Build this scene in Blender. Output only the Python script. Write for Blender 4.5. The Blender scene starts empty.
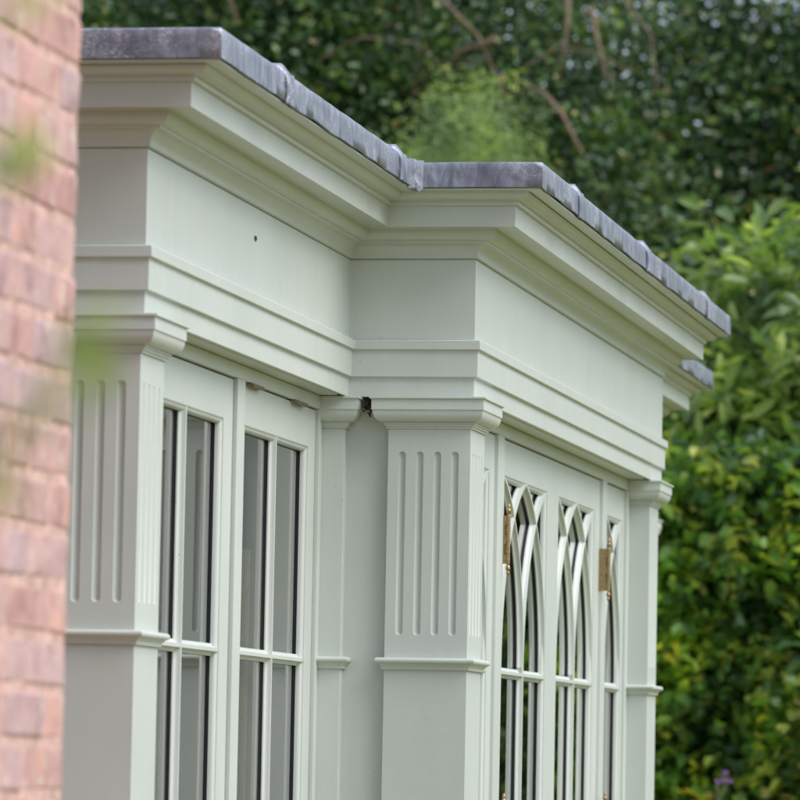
import bpy, bmesh, math, random
import numpy as np
from mathutils import Vector, Matrix, noise
random.seed(7); rng = np.random.default_rng(11)
S = bpy.context.scene
COL = S.collection

# ------------------------------------------------------------------ sizes (metres, eye level = 0)
W, Y1, Y2, Y3 = .3066, 2.0648, 5.5009, 7.5891     # bay projection, start and end of bay, end of building
BACK = -3.3
PP = -.0072                                        # pilaster face relative to frieze face
GROUND = -1.55
XA, XB = -.0618, .2376                             # faces of the two door frames
LP = .1862                                         # lead overhang

# ------------------------------------------------------------------ materials
def new_mat(name):
    m = bpy.data.materials.new(name); m.use_nodes = True
    nt = m.node_tree; b = nt.nodes['Principled BSDF']
    return m, nt, b
def N(nt, t, **kw):
    n = nt.nodes.new(t)
    for k, v in kw.items():
        if k in n.inputs.keys(): n.inputs[k].default_value = v
        else: setattr(n, k, v)
    return n
def ramp(nt, fac, stops):
    r = nt.nodes.new('ShaderNodeValToRGB'); e = r.color_ramp.elements
    while len(e) > 1: e.remove(e[-1])
    e[0].position = stops[0][0]; e[0].color = (*stops[0][1], 1)
    for p, c in stops[1:]:
        x = e.new(p); x.color = (*c, 1)
    nt.links.new(fac, r.inputs[0]); return r
def coord(nt, scale=(1, 1, 1)):
    g = nt.nodes.new('ShaderNodeTexCoord'); mp = nt.nodes.new('ShaderNodeMapping')
    mp.inputs['Scale'].default_value = scale
    nt.links.new(g.outputs['Object'], mp.inputs[0]); return mp.outputs[0]

def paint_mat():
    m, nt, b = new_mat('sage_paint')
    c = coord(nt); n1 = N(nt, 'ShaderNodeTexNoise', Scale=3.0, Detail=6.0); nt.links.new(c, n1.inputs[0])
    r = ramp(nt, n1.outputs[0], [(.3, PAINT_A), (.7, PAINT_B)])
    # fine specks of dirt
    n2 = N(nt, 'ShaderNodeTexNoise', Scale=150.0, Detail=2.0); nt.links.new(c, n2.inputs[0])
    r2 = ramp(nt, n2.outputs[0], [(.235, (.25, .22, .16)), (.27, (1, 1, 1))])
    mx = N(nt, 'ShaderNodeMix', data_type='RGBA', blend_type='MULTIPLY'); mx.inputs[0].default_value = .55
    nt.links.new(r.outputs[0], mx.inputs[6]); nt.links.new(r2.outputs[0], mx.inputs[7])
    # grime in the recesses where dust gathers: streaky, its own shape
    c3 = coord(nt, (6, 6, 1.2)); n3 = N(nt, 'ShaderNodeTexNoise', Scale=2.5, Detail=8.0, Roughness=.7); nt.links.new(c3, n3.inputs[0])
    r3 = ramp(nt, n3.outputs[0], [(.30, (.93, .93, .90)), (.6, (1, 1, 1))])
    mx2 = N(nt, 'ShaderNodeMix', data_type='RGBA', blend_type='MULTIPLY'); mx2.inputs[0].default_value = .6
    nt.links.new(mx.outputs[2], mx2.inputs[6]); nt.links.new(r3.outputs[0], mx2.inputs[7])
    nt.links.new(mx2.outputs[2], b.inputs['Base Color'])
    b.inputs['Roughness'].default_value = .42
    # brush marks and orange peel
    c4 = coord(nt, (60, 60, 900)); n4 = N(nt, 'ShaderNodeTexNoise', Scale=1.0, Detail=3.0); nt.links.new(coord(nt, (16, 6, 260)), n4.inputs[0])
    n5 = N(nt, 'ShaderNodeTexNoise', Scale=260.0, Detail=2.0); nt.links.new(c, n5.inputs[0])
    ad = N(nt, 'ShaderNodeMath', operation='ADD'); nt.links.new(n4.outputs[0], ad.inputs[0]); nt.links.new(n5.outputs[0], ad.inputs[1])
    bu = N(nt, 'ShaderNodeBump', Strength=.14, Distance=.001); nt.links.new(ad.outputs[0], bu.inputs['Height'])
    nt.links.new(bu.outputs[0], b.inputs['Normal'])
    return m
PAINT_A, PAINT_B = (.508, .552, .515), (.546, .586, .548)
M_PAINT = paint_mat()

def lead_mat():
    m, nt, b = new_mat('weathered_lead')
    c = coord(nt, (26, 26, 9)); n1 = N(nt, 'ShaderNodeTexNoise', Scale=1.3, Detail=9.0, Roughness=.6, Distortion=.8); nt.links.new(c, n1.inputs[0])
    r = ramp(nt, n1.outputs[0], [(.28, (.13, .142, .175)), (.5, (.21, .23, .28)), (.74, (.37, .40, .47))])
    c2 = coord(nt); n2 = N(nt, 'ShaderNodeTexNoise', Scale=9.0, Detail=10.0, Roughness=.75, Distortion=1.5); nt.links.new(c2, n2.inputs[0])
    r2 = ramp(nt, n2.outputs[0], [(.36, (.80, .79, .82)), (.64, (1.15, 1.15, 1.17))])
    mx = N(nt, 'ShaderNodeMix', data_type='RGBA', blend_type='MULTIPLY'); mx.inputs[0].default_value = 1
    nt.links.new(r.outputs[0], mx.inputs[6]); nt.links.new(r2.outputs[0], mx.inputs[7])
    # scratches: thin wandering lines
    sc = None
    for k, (sx, rot) in enumerate((((9, 9, 30), .7), ((14, 14, 18), -.6))):
        g = nt.nodes.new('ShaderNodeTexCoord'); mp = nt.nodes.new('ShaderNodeMapping')
        mp.inputs['Scale'].default_value = sx; mp.inputs['Rotation'].default_value = (rot, rot, 0)
        nt.links.new(g.outputs['Object'], mp.inputs[0])
        v = N(nt, 'ShaderNodeTexNoise', Scale=2.2, Detail=1.0, Distortion=2.5); nt.links.new(mp.outputs[0], v.inputs[0])
        rr = ramp(nt, v.outputs[0], [(.478, (0, 0, 0)), (.5, (1, 1, 1)), (.522, (0, 0, 0))])
        if sc is None: sc = rr
        else:
            a = N(nt, 'ShaderNodeMix', data_type='RGBA', blend_type='ADD'); a.inputs[0].default_value = 1
            nt.links.new(sc.outputs[0], a.inputs[6]); nt.links.new(rr.outputs[0], a.inputs[7]); sc = a
    n6 = N(nt, 'ShaderNodeTexNoise', Scale=7.0, Detail=3.0); nt.links.new(c2, n6.inputs[0])
    r6 = ramp(nt, n6.outputs[0], [(.47, (0, 0, 0)), (.62, (.95, .95, .95))])
    mk = N(nt, 'ShaderNodeMix', data_type='RGBA', blend_type='MULTIPLY'); mk.inputs[0].default_value = 1
    nt.links.new(sc.outputs[2], mk.inputs[6]); nt.links.new(r6.outputs[0], mk.inputs[7])
    fin = N(nt, 'ShaderNodeMix', data_type='RGBA')
    nt.links.new(mk.outputs[2], fin.inputs[0]); nt.links.new(mx.outputs[2], fin.inputs[6]); fin.inputs[7].default_value = (.62, .63, .66, 1)
    nt.links.new(fin.outputs[2], b.inputs['Base Color'])
    b.inputs['Metallic'].default_value = .35; b.inputs['Roughness'].default_value = .42
    bu = N(nt, 'ShaderNodeBump', Strength=.35, Distance=.003); nt.links.new(n2.outputs[0], bu.inputs['Height'])
    nt.links.new(bu.outputs[0], b.inputs['Normal'])
    return m
M_LEAD = lead_mat()

def glass_mat():
    m, nt, b = new_mat('window_glass'); nt.nodes.remove(b); out = nt.nodes['Material Output']
    t = N(nt, 'ShaderNodeBsdfTransparent'); t.inputs[0].default_value = (.80, .84, .82, 1)
    g = N(nt, 'ShaderNodeBsdfGlossy'); g.inputs['Roughness'].default_value = .015
    f = N(nt, 'ShaderNodeFresnel'); f.inputs['IOR'].default_value = 1.7
    # double glazing: four surfaces reflect 4F/(1+3F)
    f.inputs['IOR'].default_value = 1.52
    a = N(nt, 'ShaderNodeMath', operation='MULTIPLY'); a.inputs[1].default_value = 4; nt.links.new(f.outputs[0], a.inputs[0])
    c = N(nt, 'ShaderNodeMath', operation='MULTIPLY_ADD'); c.inputs[1].default_value = 3; c.inputs[2].default_value = 1; nt.links.new(f.outputs[0], c.inputs[0])
    q = N(nt, 'ShaderNodeMath', operation='DIVIDE'); nt.links.new(a.outputs[0], q.inputs[0]); nt.links.new(c.outputs[0], q.inputs[1])
    x = N(nt, 'ShaderNodeMixShader'); nt.links.new(q.outputs[0], x.inputs[0]); nt.links.new(t.outputs[0], x.inputs[1]); nt.links.new(g.outputs[0], x.inputs[2])
    nt.links.new(x.outputs[0], out.inputs[0]); return m
M_GLASS = glass_mat()

def simple(name, col, rough=.5, metal=0, nscale=40., var=.25, bump=.0):
    m, nt, b = new_mat(name)
    n = N(nt, 'ShaderNodeTexNoise', Scale=nscale, Detail=5.0); nt.links.new(coord(nt), n.inputs[0])
    lo = tuple(c*(1-var) for c in col); hi = tuple(min(1, c*(1+var)) for c in col)
    r = ramp(nt, n.outputs[0], [(.35, lo), (.65, hi)]); nt.links.new(r.outputs[0], b.inputs['Base Color'])
    b.inputs['Roughness'].default_value = rough; b.inputs['Metallic'].default_value = metal
    if bump:
        bu = N(nt, 'ShaderNodeBump', Strength=.6, Distance=bump); nt.links.new(n.outputs[0], bu.inputs['Height']); nt.links.new(bu.outputs[0], b.inputs['Normal'])
    return m
M_RUBBER = simple('black_gasket', (.008, .008, .012), .5)
M_BRASS = simple('aged_brass', (.33, .235, .12), .42, .8, 160., .2, .0002)
M_SLOT_SHADE = simple('slot_shade', (.035, .02, .01), .6, .4, 90., .4)  # near-black strips give the hinge slots their shade by colour
M_TARN = simple('dirty_brass', (.22, .18, .12), .5, .4, 300., .7, .0005)
M_PLASTER = simple('interior_plaster', (.42, .42, .38), .8, 0, 4., .08)
M_STONE = simple('interior_floor_stone', (.22, .20, .17), .6, 0, 6., .2)
M_DARK_BROWN = simple('dark_brown_matt', (.05, .04, .033), .95, 0, 200., .5)
M_CLOTH = simple('ribbed_beige_cloth', (.72, .62, .48), .9, 0, 60., .15)
M_MORTAR = simple('lime_mortar', (.55, .36, .31), .95, 0, 30., .25, .004)
M_BARK = simple('bark', (.13, .10, .07), .9, 0, 25., .4, .01)
M_PALEBARK = simple('pale_bark', (.19, .14, .095), .9, 0, 25., .3, .01)
M_STEM = simple('green_stem', (.10, .15, .05), .6)

def brick_mat():
    m, nt, b = new_mat('old_brick')
    g = nt.nodes.new('ShaderNodeNewGeometry')
    r = ramp(nt, g.outputs['Random Per Island'], [(0, (.44, .27, .25)), (.25, (.51, .33, .30)), (.5, (.44, .33, .34)), (.75, (.56, .34, .29)), (1, (.48, .35, .35))])
    c = coord(nt); n = N(nt, 'ShaderNodeTexNoise', Scale=14.0, Detail=8.0, Roughness=.65); nt.links.new(c, n.inputs[0])
    r2 = ramp(nt, n.outputs[0], [(.34, (.62, .50, .52)), (.47, (1, .9, .9)), (.58, (1.1, 1.05, 1.05)), (.66, (1.35, 1.05, .8))])
    mx = N(nt, 'ShaderNodeMix', data_type='RGBA', blend_type='MULTIPLY'); mx.inputs[0].default_value = .8
    nt.links.new(r.outputs[0], mx.inputs[6]); nt.links.new(r2.outputs[0], mx.inputs[7])
    n3 = N(nt, 'ShaderNodeTexNoise', Scale=22.0, Detail=6.0, Roughness=.7); nt.links.new(c, n3.inputs[0])
    r3 = ramp(nt, n3.outputs[0], [(.57, (0, 0, 0)), (.66, (.7, .7, .7))])
    fx = N(nt, 'ShaderNodeMix', data_type='RGBA'); nt.links.new(r3.outputs[0], fx.inputs[0]); nt.links.new(mx.outputs[2], fx.inputs[6]); fx.inputs[7].default_value = (.62, .60, .46, 1)
    nt.links.new(fx.outputs[2], b.inputs['Base Color']); b.inputs['Roughness'].default_value = .9
    bu = N(nt, 'ShaderNodeBump', Strength=.8, Distance=.006); nt.links.new(n.outputs[0], bu.inputs['Height']); nt.links.new(bu.outputs[0], b.inputs['Normal'])
    return m
M_BRICK = brick_mat()

def leaf_mat(name, stops, rough=.4, trans=.35, vs=1.6):
    m, nt, b = new_mat(name)
    g = nt.nodes.new('ShaderNodeNewGeometry')
    r = ramp(nt, g.outputs['Random Per Island'], stops)
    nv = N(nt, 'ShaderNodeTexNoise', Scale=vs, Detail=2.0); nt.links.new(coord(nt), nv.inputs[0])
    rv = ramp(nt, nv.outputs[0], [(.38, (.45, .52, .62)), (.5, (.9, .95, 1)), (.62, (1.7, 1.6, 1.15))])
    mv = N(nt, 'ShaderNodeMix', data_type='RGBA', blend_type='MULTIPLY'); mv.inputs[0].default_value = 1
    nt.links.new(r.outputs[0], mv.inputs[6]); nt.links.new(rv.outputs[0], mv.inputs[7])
    class _o: outputs = [mv.outputs[2]]
    r = _o
    nt.links.new(r.outputs[0], b.inputs['Base Color']); b.inputs['Roughness'].default_value = rough
    b.inputs['Specular IOR Level'].default_value = .5
    t = N(nt, 'ShaderNodeBsdfTranslucent'); hs = N(nt, 'ShaderNodeMix', data_type='RGBA', blend_type='MULTIPLY'); hs.inputs[0].default_value = 1
    nt.links.new(r.outputs[0], hs.inputs[6]); hs.inputs[7].default_value = (1.5, 1.6, .7, 1); nt.links.new(hs.outputs[2], t.inputs[0])
    x = N(nt, 'ShaderNodeMixShader'); x.inputs[0].default_value = trans
    nt.links.new(b.outputs[0], x.inputs[1]); nt.links.new(t.outputs[0], x.inputs[2]); nt.links.new(x.outputs[0], nt.nodes['Material Output'].inputs[0])
    return m
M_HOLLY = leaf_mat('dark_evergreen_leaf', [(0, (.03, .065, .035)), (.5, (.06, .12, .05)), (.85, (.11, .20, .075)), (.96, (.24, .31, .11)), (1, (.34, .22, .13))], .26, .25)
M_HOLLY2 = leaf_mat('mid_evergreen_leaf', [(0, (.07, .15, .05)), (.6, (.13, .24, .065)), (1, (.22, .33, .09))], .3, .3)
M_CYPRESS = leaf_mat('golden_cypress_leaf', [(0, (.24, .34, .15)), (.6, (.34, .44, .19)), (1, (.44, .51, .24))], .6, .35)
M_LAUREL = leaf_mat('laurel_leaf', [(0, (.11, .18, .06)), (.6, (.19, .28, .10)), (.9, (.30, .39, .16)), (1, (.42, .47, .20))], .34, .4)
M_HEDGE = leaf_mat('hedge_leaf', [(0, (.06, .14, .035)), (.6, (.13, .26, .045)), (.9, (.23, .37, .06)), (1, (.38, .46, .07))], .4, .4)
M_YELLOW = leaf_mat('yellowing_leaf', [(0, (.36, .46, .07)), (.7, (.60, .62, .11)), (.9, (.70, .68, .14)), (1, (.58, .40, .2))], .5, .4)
M_YOUNG = leaf_mat('young_rose_leaf', [(0, (.22, .29, .10)), (1, (.36, .42, .16))], .45, .55)
M_PURPLE = simple('purple_petal', (.42, .18, .50), .7)

def grass_mat():
    m, nt, b = new_mat('lawn_grass')
    n = N(nt, 'ShaderNodeTexNoise', Scale=1.2, Detail=9.0, Roughness=.7); nt.links.new(coord(nt), n.inputs[0])
    r = ramp(nt, n.outputs[0], [(.3, (.12, .125, .010)), (.7, (.16, .16, .014))]); nt.links.new(r.outputs[0], b.inputs['Base Color'])
    b.inputs['Roughness'].default_value = .9; return m
M_GRASS = grass_mat()

# ------------------------------------------------------------------ mesh helpers
class MB:
    def __init__(s): s.v = []; s.f = []
    def add(s, vs, fs):
        o = len(s.v); s.v += [tuple(v) for v in vs]; s.f += [tuple(i+o for i in f) for f in fs]; return s
    def box(s, x0, x1, y0, y1, z0, z1):
        v = [(x, y, z) for x in (x0, x1) for y in (y0, y1) for z in (z0, z1)]
        return s.add(v, [(0, 1, 3, 2), (4, 6, 7, 5), (0, 4, 5, 1), (2, 3, 7, 6), (0, 2, 6, 4), (1, 5, 7, 3)])
    def loft(s, rings, closed_ring=True, closed_path=False, caps=True):
        n = len(rings[0]); vs = [p for r in rings for p in r]; fs = []; m = len(rings)
        for i in range(m if closed_path else m-1):
            j = (i+1) % m
            for k in range(n if closed_ring else n-1):
                l = (k+1) % n; fs.append((i*n+k, i*n+l, j*n+l, j*n+k))
        if caps and closed_ring and not closed_path:
            fs.append(tuple(range(n))); fs.append(tuple((m-1)*n+k for k in reversed(range(n))))
        return s.add(vs, fs)
    def tube(s, pts, rad, n=8):
        rings = []; pts = [Vector(p) for p in pts]; up = Vector((.3, .2, 1)).normalized()
        for i, p in enumerate(pts):
            d = (pts[min(i+1, len(pts)-1)]-pts[max(i-1, 0)]).normalized()
            a = d.cross(up)
            if a.length < .1: a = d.cross(Vector((1, 0, 0)))
            a.normalize(); b = d.cross(a); r = rad[i] if isinstance(rad, (list, tuple)) else rad
            rings.append([p+a*math.cos(t*2*math.pi/n)*r+b*math.sin(t*2*math.pi/n)*r for t in range(n)])
        return s.loft(rings)
    def lathe(s, c, prof, n=14):        # prof (r, z)
        return s.loft([[(c[0]+r*math.cos(t*2*math.pi/n), c[1]+r*math.sin(t*2*math.pi/n), c[2]+z) for t in range(n)] for r, z in prof])
    def build(s, name, mat, parent=None, bevel=0, smooth=None, weld=False):
        me = bpy.data.meshes.new(name); me.from_pydata(s.v, [], s.f); me.update()
        bm = bmesh.new(); bm.from_mesh(me)
        if weld: bmesh.ops.remove_doubles(bm, verts=bm.verts, dist=1e-5)
        bmesh.ops.recalc_face_normals(bm, faces=bm.faces); bm.to_mesh(me); bm.free()
        me.materials.append(mat)
        if smooth is not None:
            me.polygons.foreach_set('use_smooth', [True]*len(me.polygons)); me.set_sharp_from_angle(angle=math.radians(smooth))
        o = bpy.data.objects.new(name, me); COL.objects.link(o)
        if parent is not None: o.parent = parent
        if bevel:
            b = o.modifiers.new('bevel', 'BEVEL'); b.width = bevel; b.segments = 2; b.limit_method = 'ANGLE'; b.angle_limit = math.radians(35); b.harden_normals = False
        return o

def thing(name, label, cat, loc=(0, 0, 0), group=None):
    o = bpy.data.objects.new(name, None); COL.objects.link(o); o.location = loc
    o['label'] = label; o['category'] = cat
    if group: o['group'] = group
    return o
def tag(o, label, cat, group=None, kind=None):
    o['label'] = label; o['category'] = cat
    if group: o['group'] = group
    if kind: o['kind'] = kind
    return o

def ovolo(p0, z0, p1, z1, n=7, convex=True):
    """quarter curve from outer top (p0,z0) down to inner bottom (p1,z1)"""
    out = []
    for i in range(n+1):
        t = i/n*math.pi/2
        if convex: out.append((p1+(p0-p1)*math.cos(t), z0+(z1-z0)*math.sin(t)))
        else: out.append((p0+(p1-p0)*math.sin(t), z0+(z1-z0)*(1-math.cos(t))))
    return out

# plan of the orangery: corner positions and mitre directions
LOOP = [((0, 0), (1, -1)), ((0, Y1), (1, -1)), ((W, Y1), (1, -1)), ((W, Y2), (1, 1)), ((0, Y2), (1, 1)), ((0, Y3), (1, 1)), ((BACK, Y3), (-1, 1)), ((BACK, 0), (-1, -1))]
def sweep_loop(name, prof, mat, parent, bevel=.0017, loop=LOOP, smooth=28):
    rings = [[(x+dx*p, y+dy*p, z) for p, z in prof] for (x, y), (dx, dy) in loop]
    return MB().loft(rings, True, True).build(name, mat, parent, bevel, smooth)

# ------------------------------------------------------------------ orangery
OR = thing('orangery', 'sage painted timber orangery with fluted pilasters, deep cornice and lead edged flat roof', 'orangery', (0, 0, 0))

# cornice
sweep_loop('cornice', [(-.12, 1.3562), (.1800, 1.3562), (.1800, 1.3522), (.150, 1.3519)] + ovolo(.150, 1.3515, .123, 1.3325)
           + [(.1195, 1.3325), (.1195, 1.3225), (.1112, 1.3208), (.1112, 1.2724), (.104, 1.2718), (.102, 1.2765), (.056, 1.2765)]
           + ovolo(.0535, 1.2735, .034, 1.2475) + [(.0315, 1.2475), (.0315, 1.2415)]
           + ovolo(.029, 1.2415, .0055, 1.2165, convex=False) + [(.0055, 1.2095), (.002, 1.2075), (-.12, 1.2075)], M_PAINT, OR)
sweep_loop('frieze', [(-.10, 1.2072), (-.003, 1.2072), (-.003, 1.2050), (0, 1.2045), (0, 1.0133), (-.10, 1.0133)], M_PAINT, OR)
sweep_loop('architrave', [(-.12, 1.0130), (.0020, 1.0130), (.0168, 1.0108), (.0168, .9873), (.0094, .9863), (.0094, .9221), (.0005, .9211),
                          (.0005, .8742), (-.006, .8742), (-.008, .8795), (-.018, .8795), (-.020, .8755), (-.12, .8755)], M_PAINT, OR)
# roof deck (lead), slightly falling towards the edges
rd = MB(); rd.add([(BACK, 0, 1.418), (0, 0, 1.418), (0, Y3, 1.418), (BACK, Y3, 1.418), (BACK+.6, .6, 1.44), (-.6, .6, 1.44), (-.6, Y3-.6, 1.44), (BACK+.6, Y3-.6, 1.44)],
                  [(0, 1, 5, 4), (1, 2, 6, 5), (2, 3, 7, 6), (3, 0, 4, 7), (4, 5, 6, 7)])
rd.box(0, W, Y1, Y2, 1.40, 1.4185)
rd.build('roof_deck', M_LEAD, OR)

# lead flashing, finely divided so it can be dressed unevenly
def lead_flashing():
    rings = []; L = LOOP; dist = 0
    for i, ((x, y), (dx, dy)) in enumerate(L):
        (x2, y2), (dx2, dy2) = L[(i+1) % len(L)]
        # outward normal of edge
        e = Vector((x2-x, y2-y)); ln = e.length; nrm = Vector((e.y, -e.x)).normalized()
        if (nrm.x*dx + nrm.y*dy) < 0: nrm = -nrm
        st = Vector((x, y))+Vector((dx, dy))*LP; en = Vector((x2, y2))+Vector((dx2, dy2))*LP
        k = max(4, int((en-st).length/.025)) if x2 > -1 or x > -1 else 6
        for j in range(k):
            t = j/k; p = st.lerp(en, t); od = Vector((dx, dy)) if j == 0 else nrm
            s = dist+t*ln
            nz = lambda a, f: noise.noise(Vector((s*f, a*7.3, a)))
            side = 1.0 if abs(nrm.x) > .5 else .35
            bz = (.0030*nz(1, 6)+.0010*nz(2, 18))*side
            rows = [(-.30, 1.4195), (-.012, 1.4185+.001*nz(8, 9)), (-.003, 1.4172+.0012*nz(3, 9)), (0+.001*nz(4, 8), 1.4125),
                    (.0005+.0010*nz(5, 8)*side, 1.398), (.001+.0014*nz(6, 7)*side, 1.378), (.001+.0020*nz(7, 6)*side, 1.3575+bz),
                    (-.003+.0020*nz(7, 6)*side, 1.3565+bz), (-.004, 1.380), (-.006, 1.410), (-.30, 1.412)]
            rings.append([(p.x+od.x*a, p.y+od.y*a, z) for a, z in rows])
        dist += ln
    return MB().loft(rings, True, True).build('lead_flashing', M_LEAD, OR, 0, 75)
LF = lead_flashing()
# rolls covering the joints between the sheets: pushed over the edge
def lead_roll(x, y, s=1.0):
    mb = MB(); rings = []
    path = [(-.75, 1.417), (-.10, 1.417), (.150, 1.416), (.172, 1.415), (.184, 1.411), (.1885, 1.402), (.190, 1.385), (.1905, 1.368), (.190, 1.3525)]
    for k, (p, z) in enumerate(path):
        q0 = path[max(k-1, 0)]; q1 = path[min(k+1, len(path)-1)]
        tx, tz = q1[0]-q0[0], q1[1]-q0[1]; l = math.hypot(tx, tz); nx, nz = -tz/l, tx/l
        if k >= 4: hw, hh = .017*s, .0095-.0010*(k-4)
        else: hw, hh = .026*s, .0215
        rings.append([(x+p+nx*hh*math.sin(a)**.8*1.0, y+hw*math.cos(a)+.0015*math.sin(k*2.1), z+nz*hh*math.sin(a)**.8) for a in [math.pi*t/10 for t in range(11)]] +
                     [(x+p-nx*.003, y-hw*.9, z-nz*.003), (x+p-nx*.003, y+hw*.9, z-nz*.003)])
    mb.loft(rings).build('lead_roll', M_LEAD, LF, 0, 50)
    # the lapped sheet edge beside the roll, standing a little proud
    m2 = MB(); rr = []
    for k, (p, z) in enumerate([(.10, 1.4205), (.180, 1.4195), (.1885, 1.4150), (.1895, 1.400), (.1900, 1.375), (.1895, 1.353)]):
        d = .0025*math.sin(k*1.7+y)
        rr.append([(x+p, y+.03, z), (x+p+(.0025 if k > 2 else 0), y+.036, z+(0 if k > 2 else .003)), (x+p+(.003 if k > 2 else 0), y+.062+d, z+(0 if k > 2 else .003)), (x+p-.002, y+.075+d, z-.001)])
    m2.loft(rr).build('lapped_joint', M_LEAD, LF, 0, 50)
for x, y in ((0, .424), (0, 1.70), (W, 2.46), (W, 3.72), (W, 5.08), (0, 6.6)): lead_roll(x, y)
# crumpled gusset of lead at the inner corner
g = MB(); rr = []
for k in range(8):
    t = k/7; z = 1.4205-.071*t
    a = .010*math.sin(t*9)*(.4+t*.6)
    cx, cy = LP+.003, Y1-LP-.003
    rr.append([(cx-.006, cy-.055+a*.6, z), (cx+.006+a*.5, cy-.030, z-.003*math.sin(t*5)), (cx+.004+.6*a, cy-.010+a*.3, z), (cx+.010, cy-.006-a*.2, z-.004*t), (cx+.018, cy-.0035, z+.002*math.sin(t*7)), (cx+.020, cy+.004, z), (cx-.008, cy+.004, z), (cx-.008, cy-.05, z)])
g.loft(rr).build('corner_gusset', M_LEAD, LF, 0, 60)

# ---- pilasters
ZC = [.7988, .8742]
def rect_sweep(x0, x1, y0, y1, prof):
    m = MB(); loop = [((x0, y0), (-1, -1)), ((x1, y0), (1, -1)), ((x1, y1), (1, 1)), ((x0, y1), (-1, 1))]
    return m.loft([[(x+dx*p, y+dy*p, z) for p, z in prof] for (x, y), (dx, dy) in loop], True, True)
CAP = [(-.02, .7990), (.0045, .7990), (.0045, .8035), (.0085, .8045), (.0085, .8085), (.0125, .8095), (.0125, .8135)] + \
      [(.0125+(.034-.0125)*math.sin(t*math.pi/14), .8140+(.8400-.8140)*(1-math.cos(t*math.pi/14))) for t in range(0, 8)] + \
      [(.0345, .8415), (.0365, .8425), (.0365, .8675), (.0415, .8690), (.0415, .8739), (-.02, .8739)]
DADO = [(-.01, .2505), (.010, .2505)] + [(.013+.0075*math.cos(a), .2435+.007*math.sin(a)) for a in [math.pi/2-math.pi*t/8 for t in range(9)]] + \
       [(.012, .2350), (.010, .2325), (.0075, .2300), (.0060, .2250), (.0060, .2225), (-.01, .2225)]
def capsule(bm, c, r, z0, z1, n=20):
    """vertical rounded rod used to cut one flute"""
    rings = []
    for i in range(5): a = math.pi/2*(i+.35)/5; rings.append((r*math.sin(a), z0+r-r*math.cos(a)))
    for i in range(5): a = math.pi/2*(4-i+.35)/5; rings.append((r*math.sin(a), z1-r+r*math.cos(a)))
    m = MB(); m.loft([[(c[0]+q*math.cos(t*2*math.pi/n), c[1]+q*math.sin(t*2*math.pi/n), z) for t in range(n)] for q, z in rings])
    o = len(bm.v); bm.v += m.v; bm.f += [tuple(i+o for i in f) for f in m.f]
OFFS = [.0344, .0775, .1205, .1632]
def pilaster(x0, x1, y0, y1, flutes, cap=True, shaft_top=.7992):
    a = MB().box(x0, x1, y0, y1, GROUND+.005, shaft_top).build('pilaster', M_PAINT, OR)
    if flutes:
        cut = MB(); r = .0093; z0, z1 = .3045, .7445
        for side in flutes:
            for d in OFFS:
                c = {'-y': (x1-.2+d, y0-.0015), '+x': (x1+.0060, y0+d), '+y': (x1-.2+d, y1-.0015)}[side]
                capsule(cut, c, r, z0, z1)
        co = cut.build('flute_cut', M_PAINT)
        md = a.modifiers.new('flutes', 'BOOLEAN'); md.operation = 'DIFFERENCE'; md.object = co; md.solver = 'EXACT'
        dg = bpy.context.evaluated_depsgraph_get(); me = bpy.data.meshes.new_from_object(a.evaluated_get(dg))
        a.modifiers.clear(); a.data = me; bpy.data.objects.remove(co)
        me.polygons.foreach_set('use_smooth', [True]*len(me.polygons)); me.set_sharp_from_angle(angle=math.radians(30))
    b = a.modifiers.new('bevel', 'BEVEL'); b.width = .0012; b.segments = 2; b.limit_method = 'ANGLE'; b.angle_limit = math.radians(40)
    if cap: rect_sweep(x0, x1, y0, y1, CAP).build('capital', M_PAINT, a, .0009, 28)
    rect_sweep(x0, x1, y0, y1, DADO).build('dado_moulding', M_PAINT, a, 0, 28)
    return a
pilaster(PP-.2, PP, -PP, -PP+.2, ('-y', '+x'))
pilaster(W+PP-.2, W+PP, Y1-PP, Y1-PP+.2, ('-y', '+x'))
pilaster(W+PP-.2, W+PP, Y2+PP-.2, Y2+PP, ('+x', '+y'))
pilaster(PP-.2, PP, Y3+PP-.2, Y3+PP, ('+x', '+y'))
pilaster(XA-.12, PP, Y1+.006, Y1+.16, None)          # half pilaster in the inner corner
pilaster(XA-.12, PP, Y2-.16, Y2-.006, None)
pilaster(BACK, BACK+.2, -PP, -PP+.2, None)

# ---- plain walls
YW = Y1+.041
for ya in (YW, Y2-.091): MB().box(XA-.05, W-.15, ya, ya+.05, GROUND+.004, .8735).build('return_wall', M_PAINT, OR)
for ya in (.035, Y3-.12): MB().box(BACK+.05, PP-.15, ya, ya+.085, GROUND+.004, .8737).build('end_wall', M_PAINT, OR)
MB().box(BACK, BACK+.1, .05, Y3-.05, GROUND+.004, .8737).build('back_wall', M_PLASTER, OR)
MB().box(BACK+.05, -.13, .05, Y3-.05, .90, .93).box(-.1299, W-.13, Y1+.06, Y2-.06, .90, .93).build('ceiling', M_PLASTER, OR)
MB().box(BACK+.02, -.02, .02, Y3-.02, GROUND+.004, GROUND+.05).box(-.0199, W-.02, Y1+.02, Y2-.02, GROUND+.004, GROUND+.05).build('interior_floor', M_STONE, OR)

# ---- door frames
def frame(x, parts, y0, y1, ):
    m = MB(); m.box(x-.07, x, y0, y1, .8425, .8745)
    for a, b in parts: m.box(x-.07, x, a, b, GROUND+.06, .8423)
    m.box(x-.07, x+.01, y0, y1, GROUND+.01, GROUND+.058)
    # small quirk bead under the soffit
    o = m.build('door_frame', M_PAINT, OR, .0012); return o

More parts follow.
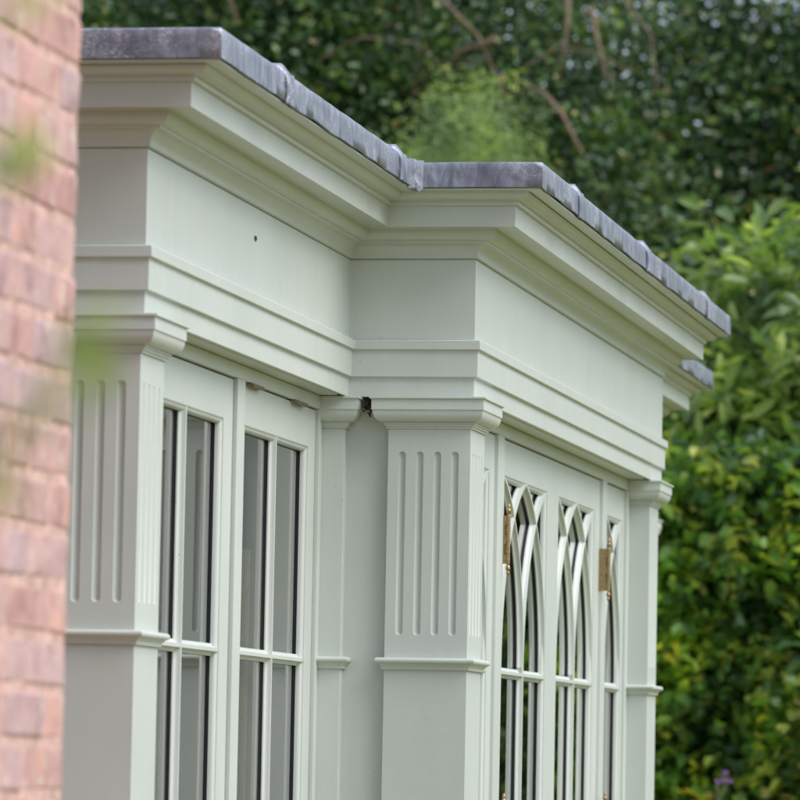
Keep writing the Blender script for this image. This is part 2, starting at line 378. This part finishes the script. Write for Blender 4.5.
def glazed_leaf(name, x, y0, y1, a, b, arches=False, split=True):
    """leaf between y0..y1 with glass opening a..b, outer face at x"""
    z0, z1 = GROUND+.062, .8392; zt, zb = .7465, -.85; zr = .2385
    f = MB(); T = .045
    f.box(x-T, x, y0, a, z0, z1).box(x-T, x, b, y1, z0, z1).box(x-T, x, a+1e-4, b-1e-4, zt, z1-.0002).box(x-T, x, a+1e-4, b-1e-4, z0, zb)
    leaf = f.build(name, M_PAINT, OR, .0010)
    # ovolo bead round the opening
    def ring(prof):
        loop = [((a, zb), (1, 1)), ((b, zb), (-1, 1)), ((b, zt), (-1, -1)), ((a, zt), (1, -1))]
        return MB().loft([[(x+d, yy+dy*q, zz+dz*q) for q, d in prof] for (yy, zz), (dy, dz) in loop], True, True)
    ring([(-.002, -.0012), (.0015, -.0012), (.0015, -.0030)] + [(.0015+.0100*math.sin(t*math.pi/12), -.0030-.0100*(1-math.cos(t*math.pi/12))) for t in range(7)] + [(.0118, -.0150), (.0118, -.0175), (-.002, -.0175)]).build('glazing_bead', M_PAINT, leaf, 0, 30)
    ring([(-.002, -.0177), (.0112, -.0177), (.0112, -.0225), (-.002, -.0225)]).build('glazing_gasket', M_RUBBER, leaf)
    pane = MB(); gx = x-.0222
    pane.add([(gx, a-.005, zb-.005), (gx, b+.005, zb-.005), (gx, b+.005, zt+.005), (gx, a-.005, zt+.005)], [(0, 1, 2, 3)])
    pane.build('window_pane', M_GLASS, leaf)
    # bars
    m = (a+b)/2; bars = []      # list of centre lines (y, z)
    mm = [m] if split else []
    bars.append([(a, zr), (b, zr)])
    for c in mm: bars.append([(c, zb), (c, zr if arches else zt)])
    bars.append([(a, -.36), (b, -.36)])
    if arches:
        zs = zr+.02; H = zt-zs; cells = [(a, m), (m, b)] if split else [(a, b)]
        for (p, q) in cells:
            h = q-p; r = (h*h+H*H)/(2*h)
            for sgn, st in ((1, p), (-1, q)):
                bars.append([(st, zr+.006)] + [(st+sgn*(r-math.sqrt(max(0, r*r-t*t))), zs+t) for t in [H*k/22 for k in range(23)]])
    def sec(path, prof):
        rings = []
        P = [Vector((0, y, z)) for y, z in path]
        for i, p in enumerate(P):
            d = (P[min(i+1, len(P)-1)]-P[max(i-1, 0)]).normalized(); n = Vector((0, -d.z, d.y))
            rings.append([(x+dd, p.y+n.y*s, p.z+n.z*s) for s, dd in prof])
        return rings
    for k, path in enumerate(bars):
        e = .00025*(k % 4)
        half = [(.0135, -.0176), (.0135, -.0145)] + [(.0135-.0085*math.sin(t*math.pi/10), -.0145+.0085*(1-math.cos(t*math.pi/10))) for t in range(1, 6)] + [(.0048, -.0050), (.0040, -.0012+e)]
        prof = half + [(-s, d) for s, d in reversed(half)]
        gb = MB().loft(sec(path, prof)).build('glazing_bar', M_PAINT, leaf, 0, 32)
        MB().loft(sec(path, [(.0128, -.0178), (.0128, -.0224-e), (-.0128, -.0224-e), (-.0128, -.0178)])).build('glazing_gasket', M_RUBBER, leaf)
        # matching bar on the room side of the glass
        MB().loft(sec(path, [(.0135, -.0228), (.0135, -.0260), (.006, -.038+e), (-.006, -.038+e), (-.0135, -.0260), (-.0135, -.0228)])).build('inner_bar', M_PAINT, leaf, 0, 32)
    # raised bottom panel
    MB().box(x, x+.004, a+.03, b-.03, z0+.12, zb-.10).build('bottom_panel', M_PAINT, leaf, .001)
    return leaf

# section A (and its mirror, section C)
frame(XA, [(.19, .262), (1.136, 1.211), (2.036, Y1+.0058)], .19, Y1+.0055)
LA1 = glazed_leaf('glazed_door', XA-.010, .245, 1.131, .335, 1.045)
LA2 = glazed_leaf('glazed_door', XA-.010, 1.175, 2.033, 1.243, 1.955)
frame(XA, [(Y2-.0058, Y2+.04), (6.36, 6.43), (Y3-.27, Y3-.19)], Y2-.0055, Y3-.19)
glazed_leaf('glazed_door', XA-.010, 5.53, 6.358, 5.61, 6.28)
glazed_leaf('glazed_door', XA-.010, 6.432, Y3-.272, 6.51, 7.23)
# bay B
frame(XB, [(2.265, 2.335), (2.852, 2.945), (4.728, 4.812), (5.243, 5.30)], 2.265, 5.30)
glazed_leaf('side_light', XB-.010, 2.32, 2.856, 2.43, 2.78, True, False)
LB1 = glazed_leaf('arched_door', XB-.010, 2.940, 3.8345, 3.010, 3.737, True, True)
LB2 = glazed_leaf('arched_door', XB-.010, 3.8375, 4.733, 3.9345, 4.631, True, True)
LB3 = glazed_leaf('side_light', XB-.010, 4.80, 5.248, 4.873, 5.212, True, False)

# brass hinges with finials
def hinge(parent, x, y, z0, z1, proj, r=.0052):
    slots = []; h = MB(); h.box(x-.014, x+proj, y-.0018, y+.0018, z0, z1)
    c = (x+proj+r*.4, y, 0); n = 5; gap = .0005
    for k in range(n):
        a = z0+(z1-z0)*k/n+gap/2; b = z0+(z1-z0)*(k+1)/n-gap/2
        h.lathe(c, [(r*.93, a), (r, a+.0004), (r, b-.0004), (r*.93, b)], 16)
        if k % 2: slots.append(MB().box(x+proj-.0065, x+proj-.0048, y-.0023, y-.0017, a-.0009, b+.0009).box(x+proj-.0049, x+proj-.0005, y-.0023, y-.0017, a-.0009, a+.0009).box(x+proj-.0049, x+proj-.0005, y-.0023, y-.0017, b-.0009, b+.0009))
    for s, z in ((1, z1), (-1, z0)):
        h.lathe(c, [(r*.8, z), (r*.6, z+s*.003), (r*1.0, z+s*.006), (r*1.28, z+s*.010), (r*1.2, z+s*.014), (r*.7, z+s*.0175), (r*.62, z+s*.019), (r*.85, z+s*.0215), (r*.80, z+s*.026), (r*.45, z+s*.0295), (r*.12, z+s*.032)], 16)
    o = h.build('hinge', M_BRASS, parent, 0, 28); [q.build('knuckle_slot', M_SLOT_SHADE, o) for q in slots]; return o
for leaf, y, pr in ((LB1, 2.944, .0115), (LB2, 4.728, .0175)):
    hinge(leaf, XB, y, .515, .639, pr); hinge(leaf, XB, y, -.228, -.104, pr); hinge(leaf, XB, y, -.95, -.83, pr)
# knuckles of the top hinges over the second door of section A
for y in (1.315, 1.80):
    h = MB(); xx = XA+.004
    h.box(XA-.0095, xx, y-.062, y+.075, .8360, .8425)
    for k in range(6):
        a = y-.055+.02*k
        h.loft([[(xx+.0045*math.cos(t*math.pi/5), yy, .8370+.0045*math.sin(t*math.pi/5)) for t in range(10)] for yy in (a, a+.017)])
    h.build('hinge', M_TARN, LA2, .0004)
# dark mark on the frieze, dark brown strands filling the gap between the two capitals
mk = MB(); mk.add([(.0008, .985, 1.1395), (.0022, .990, 1.1330), (.0008, .998, 1.1300), (.0024, 1.004, 1.1345), (.0008, 1.012, 1.1375), (.0020, 1.006, 1.1420), (.0008, .994, 1.1440)], [(0, 1, 2, 3, 4, 5, 6)])
mk.build('stain_mark', M_DARK_BROWN, OR)
cw = MB()
for k in range(90):
    a = Vector((random.uniform(.038, .058), random.uniform(Y1+.005, Y1+.04), random.triangular(.838, .874, .87))); b = a+Vector((random.uniform(-.008, .008), random.uniform(-.006, .006), random.uniform(-.012, .008)))
    cw.tube([a, (a+b)/2+Vector((0, .003, -.002)), b], random.uniform(.0004, .0022), 5)
cw.build('dark_strands', M_DARK_BROWN, OR, 0, 60)

# curtain inside the section A door
cu = thing('curtain', 'beige ribbed curtain hanging behind the glass of the second plain door', 'curtain', (-.17, 1.74, 0))
m = MB(); rr = []
for k in range(60):
    t = k/59; y = -.25+.25*t
    rr.append([(.014*math.sin(k*1.25), y, GROUND+.12), (.014*math.sin(k*1.25), y, .49), (.014*math.sin(k*1.25)-.004, y, .49), (.014*math.sin(k*1.25)-.004, y, GROUND+.12)])
m.loft(rr).build('cloth', M_CLOTH, cu, 0, 40)

# ------------------------------------------------------------------ brick wall, corner of the house
BX, BY = .4985, -2.45
bw = thing('brick_wall', 'weathered pinkish red brick house corner, out of focus at the left edge', 'brick wall', (BX, BY, GROUND))
bk = MB(); C_, BR, HD, MO = .075, .215, .1025, .010
def brick(x0, x1, y0, y1, z):
    j = lambda s=.0030: random.uniform(-s, s)
    v = [(x+j(), y+j(), zz+j(.0015)) for x in (x0, x1) for y in (y0, y1) for zz in (z, z+C_-MO)]
    bk.add(v, [(0, 1, 3, 2), (4, 6, 7, 5), (0, 4, 5, 1), (2, 3, 7, 6), (0, 2, 6, 4), (1, 5, 7, 3)])
for c in range(84):  # courses carried up out of view to block sky light
    z = c*C_; first = BR if c % 2 == 0 else HD
    # face towards +x, running to -y
    y = 0; ln = first; k = 0
    while y < 2.6:
        brick(-(HD if ln == BR else BR), 0, -(y+ln), -y, z); y += ln+MO
        k += 1; ln = HD if (k == 1 and c % 2 == 0) else BR if (k % 2 == c % 2) else HD
    # face towards +y, running to -x
    x = (HD if c % 2 == 0 else BR)+MO; k = 0
    while x < 3.2:
        ln = BR if (k+c) % 2 == 0 else HD
        brick(-(x+ln), -x, -HD, 0, z); x += ln+MO; k += 1
# unseen house wall added behind the orangery to cut sky and bounce warm light
for c in range(84):
    z = c*C_; y = .0-.11*(c % 2)
    while y < 10.1:
        x0 = BACK-BX-.004; brick(x0-.1, x0, y, y+BR, z); y += BR+MO
MB().box(BACK-BX-.30, BACK-BX-.006, -.1, 10.2, 0, 84*C_).build('mortar', M_MORTAR, bw)
o = bk.build('brickwork', M_BRICK, bw, .006)
MB().box(-3.2, -.0025, -2.55, -.0025, 0, 84*C_).build('mortar', M_MORTAR, bw)

# ------------------------------------------------------------------ ground
gm = MB(); gm.add([(-400, -400, GROUND), (400, -400, GROUND), (400, 400, GROUND), (-400, 400, GROUND)], [(0, 1, 2, 3)])
tag(gm.build('lawn', M_GRASS), 'green lawn round the orangery', 'lawn', kind='structure')

tm_ = MB(); tm_.add([(-3, -6.5, GROUND+.004), (1.2, -6.5, GROUND+.004), (1.2, .3, GROUND+.004), (-3, .3, GROUND+.004)], [(0, 1, 2, 3)])  # unseen clay paving added to bounce warm light onto the near end
def pave_mat():
    m, nt, b = new_mat('clay_pavers'); t = N(nt, 'ShaderNodeTexBrick', Scale=4.6); nt.links.new(coord(nt), t.inputs[0])
    t.inputs['Color1'].default_value = (.34, .19, .14, 1); t.inputs['Color2'].default_value = (.28, .17, .13, 1); t.inputs['Mortar'].default_value = (.36, .32, .27, 1)
    nt.links.new(t.outputs[0], b.inputs['Base Color']); b.inputs['Roughness'].default_value = .85; return m
tag(tm_.build('bounce_paving', pave_mat()), 'added clay paving, unseen, that bounces warm light', 'bounce_paving', kind='structure')

# ------------------------------------------------------------------ foliage
def leaves(name, pos, length, width, mat, parent=None, up=.6, droop=0., fold=.25, seed=0):
    r = np.random.default_rng(seed); n = len(pos)
    d = r.normal(size=(n, 3)); d[:, 2] = d[:, 2]*.7-droop; d /= np.linalg.norm(d, axis=1)[:, None]
    nn = r.normal(size=(n, 3)); nn[:, 2] += up*2; s = np.cross(d, nn); s /= np.linalg.norm(s, axis=1)[:, None]+1e-9
    u = np.cross(s, d); L = (length*r.uniform(.6, 1.25, n))[:, None]; Wd = (width*r.uniform(.7, 1.2, n))[:, None]
    base = pos-d*L/2; v = np.empty((n, 6, 3), np.float32)
    v[:, 0] = base; v[:, 1] = base+d*L*.35+s*Wd*.5+u*Wd*fold; v[:, 2] = base+d*L*.72+s*Wd*.36+u*Wd*fold*.6
    v[:, 3] = base+d*L-u*L*.08; v[:, 4] = base+d*L*.72-s*Wd*.36+u*Wd*fold*.6; v[:, 5] = base+d*L*.35-s*Wd*.5+u*Wd*fold
    idx = np.arange(n)[:, None]*6
    q = np.concatenate([idx+0, idx+1, idx+2, idx+3, idx+0, idx+3, idx+4, idx+5], 1).reshape(-1)
    me = bpy.data.meshes.new(name); me.vertices.add(n*6); me.vertices.foreach_set('co', v.reshape(-1))
    me.loops.add(len(q)); me.loops.foreach_set('vertex_index', q.astype(np.int32))
    me.polygons.add(n*2); me.polygons.foreach_set('loop_start', np.arange(0, n*8, 4, dtype=np.int32)); me.polygons.foreach_set('loop_total', np.full(n*2, 4, np.int32))
    me.update(calc_edges=True); me.materials.append(mat)
    o = bpy.data.objects.new(name, me); COL.objects.link(o)
    if parent is not None: o.parent = parent
    return o
def crown_points(blobs, nclus, per, sig, seed, shell=.55):
    """clusters of leaves spread through ellipsoids, denser towards the outside"""
    r = np.random.default_rng(seed); vol = np.array([b[3]*b[4]*b[5] for b in blobs])**.67; vol /= vol.sum()
    bi = r.choice(len(blobs), nclus, p=vol); B = np.array(blobs)[bi]
    d = r.normal(size=(nclus, 3)); d /= np.linalg.norm(d, axis=1)[:, None]
    rad = shell+(1.04-shell)*r.uniform(size=(nclus, 1))**.7
    c = B[:, :3]+d*rad*B[:, 3:6]
    nb = max(8, nclus//26); own = r.integers(0, nb, nclus)
    c = c[own]+r.normal(size=c.shape)*np.array([.38, .34, .17])*(sig/.15)
    c += r.normal(size=c.shape)*.05
    p = np.repeat(c, per, 0)+r.normal(size=(nclus*per, 3))*sig*np.repeat(r.uniform(.6, 1.3, (nclus, 1)), per, 0)
    return p
def tree(name, label, x, y, h, blobs, nclus, per, sig, L, Wd, mat, seed, shell=.5, bark=M_BARK, tr=.28, cat='tree', group=None, nl=9):
    t = thing(name, label, cat, (x, y, GROUND), group)
    rl = random.Random(seed)
    tm = MB(); pts = [(rl.uniform(-.12, .12)*k, rl.uniform(-.1, .1)*k, h*k/6*.85) for k in range(7)]
    tm.tube(pts, [tr*(1-.13*k) for k in range(7)], 12)
    tm.build('trunk', bark, t, 0, 50)
    for k in range(nl):
        b = blobs[rl.randrange(len(blobs))]; st = Vector(pts[rl.randrange(1, 6)])
        en = Vector((b[0]+rl.uniform(-.7, .7)*b[3], b[1]+rl.uniform(-.7, .7)*b[4], b[2]+rl.uniform(-.5, .8)*b[5]))
        mid = (st+en)/2+Vector((rl.uniform(-.3, .3), rl.uniform(-.3, .3), rl.uniform(0, .5)))
        q1 = st.lerp(mid, .5)+Vector((rl.uniform(-.1, .1), 0, .12)); q2 = mid.lerp(en, .5)+Vector((rl.uniform(-.15, .15), 0, .05))
        lm = MB(); lm.tube([st, q1, mid, q2, en], [tr*.36, tr*.30, tr*.22, tr*.15, tr*.06], 8)
        for j in range(3):
            s2 = mid.lerp(en, rl.uniform(0, .8)); e2 = s2+Vector((rl.uniform(-.9, .9), rl.uniform(-.9, .9), rl.uniform(-.2, .8)))
            lm.tube([s2, s2.lerp(e2, .5)+Vector((0, 0, .08)), e2], [tr*.1, tr*.07, tr*.03], 6)
        lm.build('limb', bark, t, 0, 50)
    leaves('crown', crown_points(blobs, nclus, per, sig, seed, shell), L, Wd, mat, t, seed=seed)
    return t
G1 = 'tall dark evergreens behind the orangery'
tree('evergreen_tree', 'tall dark glossy evergreen at the left, its crown above the near lead edge', -8.6, 32, 9, [(0, 0, 6, 3.2, 2.2, 4.2), (1.6, -1.2, 4.4, 1.8, 1.5, 2.4), (-1.2, -1, 8, 2, 1.6, 2.2)], 12000, 9, .16, .09, .055, M_HOLLY2, 21, group=G1)
T2 = tree('evergreen_tree', 'tall dark evergreen with bare brown branches in its crown, above the middle of the roof', -5.4, 31, 10, [(0, 0, 6, 2.6, 2.2, 4.6), (1.3, -1.2, 5.0, 1.5, 1.3, 2.2), (-1.2, -1.3, 6.9, 1.6, 1.2, 1.8), (.4, -1.4, 8.0, 1.5, 1.2, 1.6)], 11000, 9, .16, .09, .052, M_HOLLY, 22, group=G1)
tree('evergreen_tree', 'thinner dark evergreen at the upper right with pale sky showing through its leaves', -2.5, 33.5, 10, [(0, 0, 6.3, 2.6, 2.0, 4.8), (-1.1, -1.0, 5.2, 1.4, 1.0, 2.0), (1.2, -.8, 7.2, 1.4, 1.1, 2.2)], 6200, 10, .175, .10, .06, M_HOLLY, 23, .3, group=G1)
tree('evergreen_tree', 'dark evergreen beyond the right edge of the laurel', 3.4, 33, 10, [(0, 0, 6, 2.8, 2.2, 4.8)], 3200, 9, .18, .11, .06, M_HOLLY2, 24, group=G1)
tree('evergreen_tree', 'dark evergreen at the far right end of the row of trees', 8.6, 33, 10, [(0, 0, 6, 3.0, 2.2, 4.8)], 3000, 9, .2, .12, .07, M_HOLLY, 25, group=G1)
# bare limbs on the face of the middle tree (in the tree's own frame: x, y, z from its base)
def limb(pts, r):
    lm = MB(); lm.tube([(x+5.4, y-31.2, z-GROUND) for x, y, z in pts], r, 8); lm.build('limb', M_PALEBARK, T2, 0, 50)
limb([(-4.02, 29.0, 5.55), (-3.75, 28.7, 5.42), (-3.56, 28.5, 5.22), (-3.48, 28.5, 5.06), (-3.38, 28.5, 4.88)], [.022, .020, .019, .016, .010])
limb([(-3.78, 28.6, 6.5), (-3.52, 28.5, 6.12), (-3.54, 28.5, 5.8), (-3.62, 28.6, 5.5)], [.026, .024, .018, .010])
limb([(-3.35, 28.6, 6.1), (-3.28, 28.5, 5.8), (-3.20, 28.5, 5.5)], [.020, .018, .012])
limb([(-4.6, 28.8, 5.6), (-4.4, 28.6, 5.75), (-4.1, 28.5, 5.82)], [.022, .028, .03])
limb([(-6.5, 28.6, 6.6), (-6.32, 28.5, 6.2), (-6.26, 28.6, 6.0)], [.024, .02, .012])
limb([(-4.9, 29.0, 6.3), (-4.55, 28.6, 6.15), (-4.25, 28.5, 5.85), (-4.1, 28.6, 5.5), (-3.9, 28.7, 5.2)], [.014, .014, .012, .010, .006])
limb([(-3.2, 28.7, 6.5), (-3.05, 28.5, 6.1), (-2.85, 28.5, 5.85), (-2.8, 28.6, 5.4)], [.013, .012, .010, .006])
limb([(-3.9, 28.6, 5.6), (-3.6, 28.5, 5.75), (-3.3, 28.6, 5.72), (-3.0, 28.6, 5.55)], [.010, .010, .008, .005])
limb([(-5.6, 28.7, 5.7), (-5.2, 28.5, 5.85), (-4.8, 28.5, 5.80), (-4.5, 28.6, 5.6)], [.013, .012, .010, .006])
# far wood closing the gaps at the left
fw = crown_points([(-15, 44, 4, 3, 2, 6), (-11, 45, 4, 3.5, 2, 6.5), (-9.0, 44, 4, 2.6, 2, 6.2)], 16000, 8, .3, 5, .4)
tag(leaves('far_wood', fw, .20, .13, M_HOLLY, None, seed=5), 'dark mass of distant woodland behind the evergreens', 'woodland', kind='stuff')
# golden cypress
tree('cypress_tree', 'soft pale green feathery cypress just above the inner corner of the roof', -3.95, 26, 6.3, [(0, 0, 4.65, .72, .7, 1.9), (-.40, -.2, 5.2, .55, .5, .95), (.42, -.1, 4.95, .48, .45, .95)], 6000, 12, .07, .075, .014, M_CYPRESS, 31, .3, tr=.12, nl=6)
# laurel and hedge at the right
tree('laurel_bush', 'bright yellowish green laurel bush rising above the hedge at the right', -.35, 18.6, 4.3, [(0, 0, 2.6, 1.15, .9, 2.15), (.9, 0, 2.4, .9, .8, 1.8), (-.7, -.1, 2.2, .6, .7, 1.75)], 2300, 9, .13, .19, .068, M_LAUREL, 41, .45, tr=.09, cat='bush')
tree('laurel_bush', 'further laurel bush beyond the right edge of the view', 2.6, 18.8, 4.3, [(0, 0, 2.6, 1.6, .9, 2.1)], 1200, 9, .15, .16, .06, M_LAUREL, 42, .45, tr=.09, cat='bush')
hg = thing('hedge', 'tall dense leafy hedge dappled with yellow leaves at the right of the orangery', 'hedge', (1.5, 17.2, GROUND))
r = np.random.default_rng(9)
def hedge_pts(n, per, sig, depth=.5):
    x = r.uniform(-5.5, 5.5, n); z = r.uniform(.0, 1, n)**.9; top = 3.35+.22*np.sin(x*1.3)+.12*np.sin(x*3.1)
    y = -.55+depth*r.uniform(0, 1, n)**1.5+.10*np.sin(x*2.3+z*3)+.09*np.sin(x*5.1-z*9)
    c = np.stack([x, y, z*top], 1); return np.repeat(c, per, 0)+r.normal(size=(n*per, 3))*sig
leaves('foliage', hedge_pts(11500, 9, .08, .6), .112, .064, M_HEDGE, hg, seed=51)
leaves('yellow_foliage', hedge_pts(1300, 8, .055, .06), .105, .062, M_YELLOW, hg, seed=52)
st = MB()
for k in range(26):
    x = -5.3+10.6*k/25; st.tube([(x, .1, 0), (x+.1, .12, 1.2), (x-.05, .05, 2.3), (x+.1, .1, 3.1)], [.04, .035, .025, .01], 6)
st.build('stems', M_BARK, hg, 0, 50)

# verbena standing in front of the hedge
vb = thing('verbena_plant', 'thin stemmed plant with small purple flower heads in front of the hedge', 'flower', (-.41, 13, GROUND))
m = MB(); m.tube([(0, 0, 0), (.02, 0, .6), (-.01, 0, 1.2), (.02, 0, 1.40)], .0045, 6)
heads = [(0.045, 0, 1.530), (.012, 0, 1.490), (.058, 0, 1.495), (.040, .01, 1.492)]
for hx in heads: m.tube([(.01, 0, 1.38), (hx[0]*.8, hx[1], 1.46), hx], .0035, 6)
m.build('stem', M_STEM, vb)
for i, hx in enumerate(heads):
    q = np.array(hx)+rng.normal(size=(60 if i in (0, 3) else 26, 3))*.0065
    leaves('flower_head', q, .011, .008, M_PURPLE, vb, seed=60+i)

# sprig of a climbing rose close to the camera at the left
sp = thing('rose_spray', 'blurred green leafy spray hanging close in front of the brick', 'leaf spray', (1.5815, -7.0, 0))
m = MB(); m.tube([(-.30, 0, -.45), (-.22, 0, -.1), (-.10, 0, .16), (-.04, 0, .40), (-.02, 0, .62)], [.005, .004, .003, .0025, .002], 6)
tw = [((-.12, 0, .15), (.10, .0, .22), (.172, 0, .275)), ((-.06, 0, .34), (.06, 0, .37), (.112, 0, .387)), ((-.14, 0, .12), (.06, 0, .165), (.12, 0, .215)), ((-.03, 0, .45), (.06, 0, .48), (.115, 0, .495))]
for a, b, c in tw: m.tube([a, b, c], [.0020, .0014, .0009], 5)
m.v = [(a*.7, b*.7, c*.7) for a, b, c in m.v]; m.build('stem', M_STEM, sp)
pts = np.array([(.176, 0, .290), (.166, .01, .270), (.150, 0, .268), (.112, 0, .392), (.100, .01, .375), (.135, 0, .222), (.118, 0, .208), (.142, 0, .238), (.108, 0, .178), (.122, 0, .497), (.108, 0, .488), (.160, .01, .286), (.165, .0, .252), (.118, .01, .386), (.128, .0, .215), (.148, .01, .228), (.104, .0, .182), (.098, .01, .396), (.12, .0, .400), (.112, .0, .164), (.17,.01,.246)])*.7
for i, q in enumerate(pts): leaves('leaf', q[None, :], .024, .017, M_YOUNG, sp, up=1.0, seed=71+i)

# ------------------------------------------------------------------ light
w = bpy.data.worlds.new('World'); S.world = w; w.use_nodes = True
nt = w.node_tree; bg = nt.nodes['Background']
sky = nt.nodes.new('ShaderNodeTexSky'); sky.sky_type = 'NISHITA'; sky.sun_disc = False
EL, AZ = math.radians(50), math.radians(106)       # azimuth clockwise from +y
sky.sun_elevation = EL; sky.sun_rotation = AZ; sky.air_density = 1.0; sky.dust_density = 2.0; sky.ozone_density = 1.0
# thin bright cloud over the blue
ov = N(nt, 'ShaderNodeMix', data_type='RGBA'); ov.inputs[0].default_value = .5; ov.inputs[7].default_value = (5.2, 5.5, 6.4, 1)
nt.links.new(sky.outputs[0], ov.inputs[6]); nt.links.new(ov.outputs[2], bg.inputs[0]); bg.inputs[1].default_value = .15
sl = bpy.data.lights.new('sun', 'SUN'); sl.energy = 2.1; sl.angle = math.radians(45); sl.color = (1, .97, .94)
so = bpy.data.objects.new('sun', sl); COL.objects.link(so)
sd = Vector((math.sin(AZ)*math.cos(EL), math.cos(AZ)*math.cos(EL), math.sin(EL)))
so.rotation_euler = sd.to_track_quat('Z', 'Y').to_euler(); so.location = sd*30

# ------------------------------------------------------------------ camera
CAM = dict(loc=(2.2384, -9.0995, 0), yaw=.1869, pitch=.0762, roll=.0193, f=4752.77)
cy, sy = math.cos(CAM['yaw']), math.sin(CAM['yaw']); cp, spp = math.cos(CAM['pitch']), math.sin(CAM['pitch'])
fwd = Vector((-sy*cp, cy*cp, spp)); rt = Vector((cy, sy, 0)); upv = rt.cross(fwd)
c_, s_ = math.cos(CAM['roll']), math.sin(CAM['roll'])
r2 = rt*c_+upv*s_; u2 = -rt*s_+upv*c_
cd = bpy.data.cameras.new('camera'); co = bpy.data.objects.new('camera', cd); COL.objects.link(co)
M = Matrix((r2, u2, -fwd)).transposed().to_4x4(); M.translation = Vector(CAM['loc']); co.matrix_world = M
cd.sensor_width = 36; cd.lens = CAM['f']/800*36; cd.clip_start = .1; cd.clip_end = 2000
cd.dof.use_dof = True; cd.dof.focus_distance = 11.4; cd.dof.aperture_fstop = cd.lens/1000/.027; cd.dof.aperture_blades = 0
S.camera = co

S.render.engine = 'CYCLES'; S.render.resolution_x = 1024; S.render.resolution_y = 1024
S.view_settings.view_transform = 'Standard'; S.view_settings.look = 'None'; S.view_settings.gamma = 1; S.view_settings.use_curve_mapping = False
S.view_settings.exposure = .55
S.cycles.max_bounces = 10; S.cycles.transparent_max_bounces = 16
